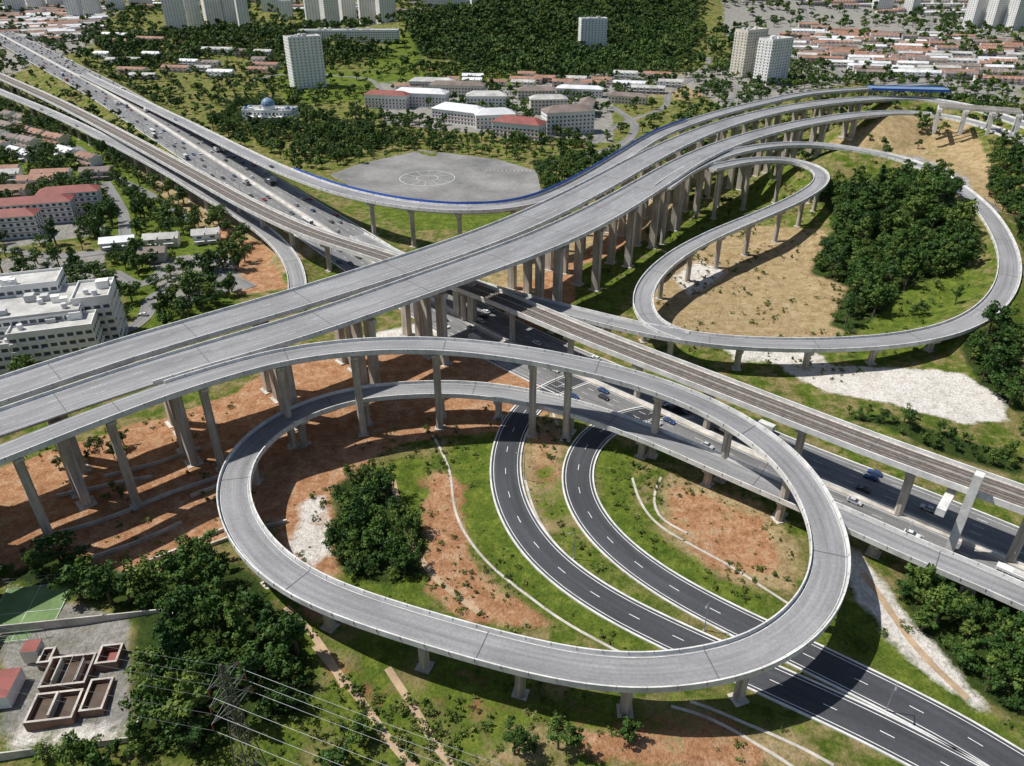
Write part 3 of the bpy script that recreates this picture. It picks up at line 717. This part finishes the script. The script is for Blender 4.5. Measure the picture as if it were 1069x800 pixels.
# ---------------------------------------------------------------- vehicles
M_paint,ntp,bp_=new_mat('car_paint')
oi=N(ntp,'ShaderNodeObjectInfo').outputs['Random']
r=N(ntp,'ShaderNodeValToRGB'); r.color_ramp.interpolation='CONSTANT'
cols=[(.7,.7,.7),(.04,.04,.045),(.3,.31,.33),(.75,.75,.73),(.35,.02,.02),(.12,.13,.14),(.5,.5,.52),(.03,.07,.2)]
e=r.color_ramp.elements
while len(e)<len(cols): e.new(.5)
for i,cc in enumerate(cols): e[i].position=i/len(cols); e[i].color=(*cc,1)
ntp.links.new(oi,r.inputs['Fac']); ntp.links.new(r.outputs['Color'],bp_.inputs['Base Color']); bp_.inputs['Roughness'].default_value=.25
M_lorry=simple('lorry_box',(.65,.65,.62),.6)
def wheel(mb,x,y,r,wd):
    n=12; A=[(x+r*math.cos(2*math.pi*i/n),y-wd/2,r+r*math.sin(2*math.pi*i/n)) for i in range(n)]
    B=[(p[0],y+wd/2,p[2]) for p in A]; mb.hexa(A[::-1],B[::-1],M_tyre)
def car_mesh():
    mb=MB()
    def ext(prof,w0,mat,ws=None):
        A=[(x,-ws[i]/2 if ws else -w0/2,z) for i,(x,z) in enumerate(prof)];B=[(x,-a[1],z) for (x,z),a in zip(prof,A)]
        n=len(prof)
        for i in range(n):
            j=(i+1)%n; mb.face([A[i],A[j],B[j],B[i]][::-1],mat[i] if isinstance(mat,list) else mat)
        return A,B
    body=[(-2.2,.35),(-2.25,.75),(-2.1,.95),(-1.2,1.0),(.9,.98),(2.0,.8),(2.25,.6),(2.2,.3)]
    A,B=ext(body,1.75,M_paint); mb.face(A,M_paint); mb.face(B[::-1],M_paint)
    prof=[(-1.9,.97),(-1.35,1.42),(.15,1.44),(1.0,.98)]
    ws=[1.6,1.3,1.3,1.6]
    A,B=ext(prof,0,[M_glass,M_paint,M_glass,M_glass],ws); mb.face(A,M_glass); mb.face(B[::-1],M_glass)
    for x in (-1.35,1.4):
        for y in (-.8,.8): wheel(mb,x,y,.32,.22)
    for y in (-.6,.6):
        mb.box(2.22,y,.55,.1,.35,.7,M_white); mb.box(-2.22,y,.65,.1,.35,.8,M_redw)
    return mb
def truck_mesh():
    mb=MB(); mb.box(3.0,0,.6,2.0,2.3,2.7,M_paint,top=.93); mb.box(3.9,0,1.5,.25,2.0,2.4,M_glass); mb.box(-.9,0,1.0,5.6,2.4,3.5,M_lorry); mb.box(-.2,0,.6,7.5,1.2,.98,M_tyre)
    for x in (3.0,-1.6,-2.7):
        for y in (-1,1): wheel(mb,x,y,.5,.3)
    return mb
def bus_mesh():
    mb=MB(); mb.box(0,0,.45,11,2.5,3.1,M_paint,top=.97)
    for i in range(7):
        for y in (-1.24,1.24): mb.box(-4.3+i*1.4,y,1.5,1.2,.1,2.4,M_glass)
    mb.box(5.45,0,1.3,.15,2.2,2.6,M_glass); mb.box(0,0,3.11,3,1.5,3.35,M_lorry)
    for x in (-3.6,3.6):
        for y in (-1.1,1.1): wheel(mb,x,y,.5,.3)
    return mb
def mk(mb,nm): return mb.build(nm,link=False).data
ME_car,ME_truck,ME_bus=mk(car_mesh(),'car'),mk(truck_mesh(),'lorry'),mk(bus_mesh(),'bus')
def put(meD,nm,R,i,off,dirn,dz=.03):
    c=R['c'][i];n=R['n'][i];t=R['t'][i]
    o=bpy.data.objects.new(nm,meD); o.location=(c[0]+n[0]*off,c[1]+n[1]*off,c[2]+dz)
    o.rotation_euler=(0,0,math.atan2(t[1],t[0])+(0 if dirn>0 else math.pi)); scene.collection.objects.link(o)
Lh=len(R_hwy['c'])
for sg in (-1,1):
    for lane in (.24,.45,.67,.88):
        i=random.randint(2,8)
        while i<Lh-3:
            off=sg*lane*R_hwy['w'][i]/2+random.uniform(-.3,.3)
            u=random.random(); d_=1 if sg<0 else -1
            if u<.88: put(ME_car,'car',R_hwy,i,off,d_)
            elif u<.96: put(ME_truck,'lorry',R_hwy,i,off,d_)
            else: put(ME_bus,'bus',R_hwy,i,off,d_)
            far=R_hwy['c'][i][1]>420
            i+=random.randint(5,24) if far else random.randint(7,22)
for R,k in ((R_lr,3),(R_fly,2)):
    for _ in range(k): put(ME_car,'car',R,random.randint(5,len(R['c'])-5),-R['w'][0]*.22,1)
for (a,b2) in ((180,300),(215,280),(150,330),(75,262),(650,130),(610,163)):
    x,y,z=G(a,b2); o=bpy.data.objects.new('parked_car',ME_car); o.location=(x,y,z+.25); o.rotation_euler=(0,0,random.uniform(0,3)); scene.collection.objects.link(o)
def lamp_mesh():
    mb=MB(); mb.cyl(0,0,-.5,.14,10,.08,M_steel,6); mb.bar((0,0,9.9),(2.0,0,10.5),.07,M_steel); mb.box(2.4,0,10.45,1.0,.35,10.6,M_steel); mb.cyl(0,0,-.5,.3,.3,.3,M_wall,8); return mb
ME_lamp=mk(lamp_mesh(),'street_lamp')
def lamps(R,side,every,i0=4):
    for i in range(i0,len(R['c'])-3,every):
        c=R['c'][i];n=R['n'][i];o=side*(R['w'][i]/2+1.2)
        ob=bpy.data.objects.new('street_lamp',ME_lamp); ob.location=(c[0]+n[0]*o,c[1]+n[1]*o,c[2]-.2)
        ob.rotation_euler=(0,0,math.atan2(-n[1]*side,-n[0]*side)); scene.collection.objects.link(ob)
lamps(R_d1,1,14,30); lamps(R_hwy,-1,14)
# ---------------------------------------------------------------- trees
def tree_proto(nm,seed,h,crown_r,n_cl,n_leaf,leaf,trunk=True,mat=M_leaf,flat=.75):
    r_=np.random.default_rng(seed); mb=MB()
    base=h*.28 if trunk else 0
    cz=base+(h-base)*.5; cl=[]
    for k in range(n_cl):
        v=r_.normal(size=3); v/=np.linalg.norm(v); rr=r_.uniform(.35,.95)
        asym=1+.3*math.sin(2*math.atan2(v[1],v[0])+seed)
        p=np.array([v[0]*crown_r*rr*asym,v[1]*crown_r*rr*asym,cz+v[2]*(h-base)*.42*rr*1.1]); p[2]=max(p[2],base*.8+.3)
        cl.append((p,r_.uniform(.2,.42)*crown_r,r_.uniform(0,1)))
    if trunk:
        mb.cyl(0,0,-1,h*.03+.08,base*1.4,h*.02+.04,M_trunk,7)
        for p,rad,_ in cl[:7]:
            mb.bar((0,0,base*1.2),tuple(p),.1,M_trunk,4)
    nb=len(mb.v); tint=[0.5]*nb
    for p,rad,tn in cl:
        v=r_.normal(size=(n_leaf,3)); v/=np.linalg.norm(v,axis=1)[:,None]
        v[:,2]=np.where(v[:,2]<-.3,-v[:,2],v[:,2])
        pos=p+v*rad*r_.uniform(.6,1.15,size=(n_leaf,1))*np.array([1,1,flat])
        nn=v+r_.normal(size=(n_leaf,3))*.45; nn/=np.linalg.norm(nn,axis=1)[:,None]
        a=np.cross(nn,r_.normal(size=(n_leaf,3))); a/=np.linalg.norm(a,axis=1)[:,None]; b2=np.cross(nn,a)
        s1=leaf*r_.uniform(.5,1.2,size=(n_leaf,1)); s2=s1*r_.uniform(.5,.9,size=(n_leaf,1))
        for q in np.stack([pos-a*s1,pos-b2*s2,pos+a*s1,pos+b2*s2],1):
            mb.face([tuple(x) for x in q],mat)
        tt=np.clip(tn*.7+r_.uniform(0,.3,size=n_leaf),0,1); tint+=list(np.repeat(tt,4))
    o=mb.build(nm,link=False)
    at=o.data.attributes.new('tint','FLOAT','POINT'); at.data.foreach_set('value',np.array(tint,np.float32)); return o
def coll(nm,obs):
    c=bpy.data.collections.new(nm)
    for o in obs: c.objects.link(o)
    return c
C_near=coll('broadleaf_trees',[tree_proto('broadleaf_tree_a%d'%i,i+1,random.uniform(7,14),random.uniform(2.8,5.2),18,56,.46,flat=.8) for i in range(8)])
C_far=coll('distant_trees',[tree_proto('distant_tree_a%d'%i,i+31,random.uniform(9,13),random.uniform(4.5,6.5),9,24,1.15,flat=.8) for i in range(5)])
C_bush=coll('shrubs',[tree_proto('shrub_a%d'%i,i+61,random.uniform(1.2,2.2),random.uniform(.9,1.5),6,18,.24,trunk=False,mat=M_bush) for i in range(5)])
def make_group(c):
    ng=bpy.data.node_groups.new('scatter_'+c.name,'GeometryNodeTree')
    ng.interface.new_socket(name='Geometry',in_out='INPUT',socket_type='NodeSocketGeometry')
    ng.interface.new_socket(name='Geometry',in_out='OUTPUT',socket_type='NodeSocketGeometry')
    gi=ng.nodes.new('NodeGroupInput');go=ng.nodes.new('NodeGroupOutput'); ci=ng.nodes.new('GeometryNodeCollectionInfo')
    ci.inputs['Collection'].default_value=c; ci.inputs['Separate Children'].default_value=True; ci.inputs['Reset Children'].default_value=True
    ip=ng.nodes.new('GeometryNodeInstanceOnPoints'); ip.inputs['Pick Instance'].default_value=True
    def na(n,t):
        a=ng.nodes.new('GeometryNodeInputNamedAttribute'); a.data_type=t; a.inputs['Name'].default_value=n; return a.outputs['Attribute']
    cx=ng.nodes.new('ShaderNodeCombineXYZ'); ng.links.new(na('rz','FLOAT'),cx.inputs['Z'])
    er=ng.nodes.new('FunctionNodeEulerToRotation'); ng.links.new(cx.outputs[0],er.inputs[0])
    ng.links.new(gi.outputs[0],ip.inputs['Points']); ng.links.new(ci.outputs[0],ip.inputs['Instance'])
    ng.links.new(na('idx','INT'),ip.inputs['Instance Index']); ng.links.new(er.outputs[0],ip.inputs['Rotation'])
    ng.links.new(na('sc','FLOAT_VECTOR'),ip.inputs['Scale']); ng.links.new(ip.outputs[0],go.inputs[0]); return ng
GRP={c.name:make_group(c) for c in (C_near,C_far,C_bush)}
ALLR=[R_up,R_low,R_ring,R_rail,R_fly,R_lr,R_A,R_B,R_hwy,R_d1,R_d2]
blds=[]
for o in scene.objects:
    if o.type=='MESH' and o.name.split('.')[0] in ('apartment_block','apartment_tower','school_building','domed_hall','office_building','terraced_house_row','water_treatment_tank','sports_court','toll_plaza_canopy','unfinished_viaduct'):
        d=o.dimensions; blds.append((o.location.x,o.location.y,d.x/2+2,d.y/2+2,o.rotation_euler.z))
blds.append((yx-2,yy,21,19,math.radians(8)))
lotpoly=np.array([(p[0],p[1]) for p in pl])
def filt(x,y,th,marg=2.5):
    z=terr(x,y); ok=np.ones(len(x),bool)
    for R,st in [(r_,2) for r_ in ALLR]+[(r_,1) for r_ in STREETS]:
        d,rz,hw=nearest(R,0,len(R['c'])-1,x,y,st)
        ok&=~((d<hw+marg)&(rz-z<th*1.15))
        ok&=~((d<hw-1)&(rz-z<th*1.6)) 
    for bx,by,hx,hy,r in blds:
        c,s=math.cos(r),math.sin(r); u=(x-bx)*c+(y-by)*s; v=-(x-bx)*s+(y-by)*c
        ok&=~((abs(u)<hx)&(abs(v)<hy))
    ok&=~inpoly(x,y,lotpoly)
    return ok,z
def scatter(name,c,x,y,z,smin,smax,n):
    me=bpy.data.meshes.new(name); me.from_pydata(np.stack([x,y,z-.2],1).tolist(),[],[])
    k=len(x); s=smin+(smax-smin)*rng.random(k)**1.4
    sc=np.stack([s*rng.uniform(.85,1.15,k),s*rng.uniform(.85,1.15,k),s*rng.uniform(.8,1.2,k)],1)
    a=me.attributes.new('sc','FLOAT_VECTOR','POINT'); a.data.foreach_set('vector',sc.astype(np.float32).ravel())
    a=me.attributes.new('rz','FLOAT','POINT'); a.data.foreach_set('value',rng.uniform(0,6.28,k).astype(np.float32))
    a=me.attributes.new('idx','INT','POINT'); a.data.foreach_set('value',rng.integers(0,n,k).astype(np.int32))
    o=bpy.data.objects.new(name,me); scene.collection.objects.link(o); md=o.modifiers.new('scatter','NODES'); md.node_group=GRP[c.name]; return o
def area(name,c,poly,spacing,smin,smax,n,th=11,world=False,thin=None,prob=1.):
    pl_=Gpoly(poly) if not world else np.array(poly)
    x0,y0=pl_.min(0);x1,y1=pl_.max(0)
    gx,gy=np.meshgrid(np.arange(x0,x1,spacing),np.arange(y0,y1,spacing)); x=gx.ravel()+rng.uniform(-.5,.5,gx.size)*spacing;y=gy.ravel()+rng.uniform(-.5,.5,gx.size)*spacing
    m=inpoly(x,y,pl_)&(rng.random(len(x))<prob)
    if thin is not None: m&=vnoise(x*thin[0],y*thin[0])+rng.normal(size=len(x))*.35>thin[1]
    if world: m&=abs(x)<y*.85+60
    x,y=x[m],y[m]
    if not len(x): return
    ok,z=filt(x,y,th*smax)
    x,y,z=x[ok],y[ok],z[ok]
    print(name,len(x)); scatter(name,c,x,y,z,smin,smax,n)
Wp=[p for k,v,p in LAND if k=='wood']
area('woodland',C_near,Wp[0],4.4,.3,1.2,8)
area('tree_clump',C_near,Wp[1],3.8,.3,.95,8,prob=.93)
area('hillside_trees',C_near,Wp[2],5.0,.35,1.35,8,prob=.9)
area('woodland',C_near,Wp[3],4.4,.35,1.05,8)
area('woodland',C_near,Wp[4],5.2,.4,1.2,8)
area('tree_belt',C_near,Wp[5],4.5,.3,.6,8)
area('woodland',C_near,[(1030,160),(1150,170),(1180,330),(1069,290),(1060,240),(1030,200)],5.5,.5,1.2,8)
area('woodland',C_near,[(1069,430),(1150,450),(1150,520),(1069,490)],6,.6,1.1,8)
area('woodland',C_near,[(540,770),(600,745),(660,770),(680,800),(520,800)],5,.35,.7,8,prob=.6)
area('woodland',C_near,[(320,700),(400,740),(420,800),(330,800)],5,.3,.7,8,prob=.6)
area('woodland',C_near,[(-60,590),(0,590),(0,800),(-60,800)],5.5,.6,1.1,8)
area('woodland',C_near,[(0,775),(140,770),(140,810),(0,810)],4.5,.4,.8,8)
area('town_trees',C_near,[(0,110),(90,130),(180,200),(260,260),(250,330),(150,350),(110,260),(0,200)],6.5,.5,1.3,8,thin=(1.6,-.6))
area('town_trees',C_near,[(-60,200),(0,200),(110,250),(130,320),(100,400),(-60,420)],8,.6,1.2,8,thin=(1.4,-.2))
area('town_trees',C_near,[(110,330),(250,310),(260,330),(160,350),(110,352)],6,.4,.9,8,thin=(1.6,-.3))
area('roadside_trees',C_near,[(60,470),(150,455),(140,480),(60,500)],5,.3,.5,8)
area('roadside_trees',C_near,[(100,515),(150,500),(140,525),(100,530)],5,.3,.4,8)
area('roadside_trees',C_near,[(300,110),(420,150),(360,170),(300,170),(220,135),(240,110)],7,.5,1.2,8,thin=(1.3,-.5))
area('roadside_trees',C_near,[(545,180),(600,160),(640,170),(600,195),(560,205)],7,.6,1.2,8)
area('roadside_trees',C_near,[(640,260),(750,200),(850,165),(840,195),(740,240),(680,270)],10,.3,.6,8,prob=.4)
area('roadside_trees',C_near,[(870,350),(990,330),(1040,290),(1000,290),(920,320)],9,.3,.7,8,prob=.5)
area('roadside_trees',C_near,[(330,130),(400,120),(520,150),(600,130),(640,150),(560,170),(440,155),(350,170)],9,.5,1.0,8,prob=.6)
area('distant_trees',C_far,[(-900,560),(900,560),(1500,1100),(-1500,1100)],12,.45,1.1,5,world=True,thin=(1.0,-.15))
area('distant_trees',C_far,[(-1500,1100),(1500,1100),(2600,2600),(-2600,2600)],22,1.0,1.6,5,world=True,thin=(.6,-.2))
area('hill_forest',C_far,[(420,40),(500,14),(560,5),(740,5),(720,60),(600,80),(440,60)],10.5,.5,1.7,5)
area('hill_forest',C_far,[(100,48),(250,35),(330,42),(420,60),(300,75),(240,62),(130,80)],9,.6,1.3,5)
area('hill_forest',C_far,[(410,72),(560,72),(700,60),(700,78),(560,84)],9,.6,1.3,5)
area('hill_forest',C_far,[(690,60),(760,50),(900,80),(980,86),(920,90),(840,92),(760,112)],10,.5,.9,5,prob=.7)
area('shrubs',C_bush,[(300,480),(500,420),(700,440),(860,500),(880,600),(800,740),(860,800),(330,800),(250,600)],3.0,.3,1.2,5,th=3,thin=(3,.2))
area('sapling_rows',C_bush,[(440,470),(500,480),(700,480),(840,560),(820,630),(600,660),(440,620)],4,.2,.5,5,th=3,prob=.8)
area('shrubs',C_bush,[(590,280),(860,150),(1060,250),(1060,330),(880,400),(690,370),(600,330)],4.5,.4,1.5,5,th=3,thin=(3,.2))
area('shrubs',C_bush,[(0,470),(250,420),(300,560),(140,620),(0,600)],4,.3,1.2,5,th=3,thin=(3,.4))
area('shrubs',C_bush,[(850,580),(1069,620),(1069,800),(880,700)],4,.4,1.3,5,th=3,thin=(3,.1))
area('shrubs',C_bush,[(140,740),(260,690),(330,700),(520,740),(520,810),(140,810)],2.2,.4,1.6,5,th=3,prob=.6)
# ---------------------------------------------------------------- light, world, camera
elev=math.radians(58); sx,sy=1.0,-.2; L=math.hypot(sx,sy)
d=Vector((math.cos(elev)*sx/L,math.cos(elev)*sy/L,-math.sin(elev)))
sun=bpy.data.lights.new('sun','SUN'); sun.energy=5.0; sun.angle=math.radians(.5); sun.color=(1,.965,.91)
so=bpy.data.objects.new('sun',sun); so.rotation_euler=d.to_track_quat('-Z','Y').to_euler(); so.location=(0,0,400); scene.collection.objects.link(so)
w=bpy.data.worlds.new('World'); scene.world=w; w.use_nodes=True; nt=w.node_tree
sky=nt.nodes.new('ShaderNodeTexSky'); sky.sky_type='NISHITA'; sky.sun_disc=False; sky.sun_elevation=elev; sky.sun_rotation=math.atan2(-sx,-sy)
bg=nt.nodes['Background']; nt.links.new(sky.outputs[0],bg.inputs['Color']); bg.inputs['Strength'].default_value=.08
cam=bpy.data.cameras.new('camera'); co=bpy.data.objects.new('camera',cam); scene.collection.objects.link(co); scene.camera=co
cam.sensor_width=36; cam.lens=36*F/1069; cam.clip_start=1; cam.clip_end=20000
co.location=(0,0,H); co.rotation_euler=(math.pi/2-PITCH,0,0)
scene.view_settings.view_transform='Standard'; scene.view_settings.look='None'; scene.view_settings.exposure=0
print('done',time.time()-T0)
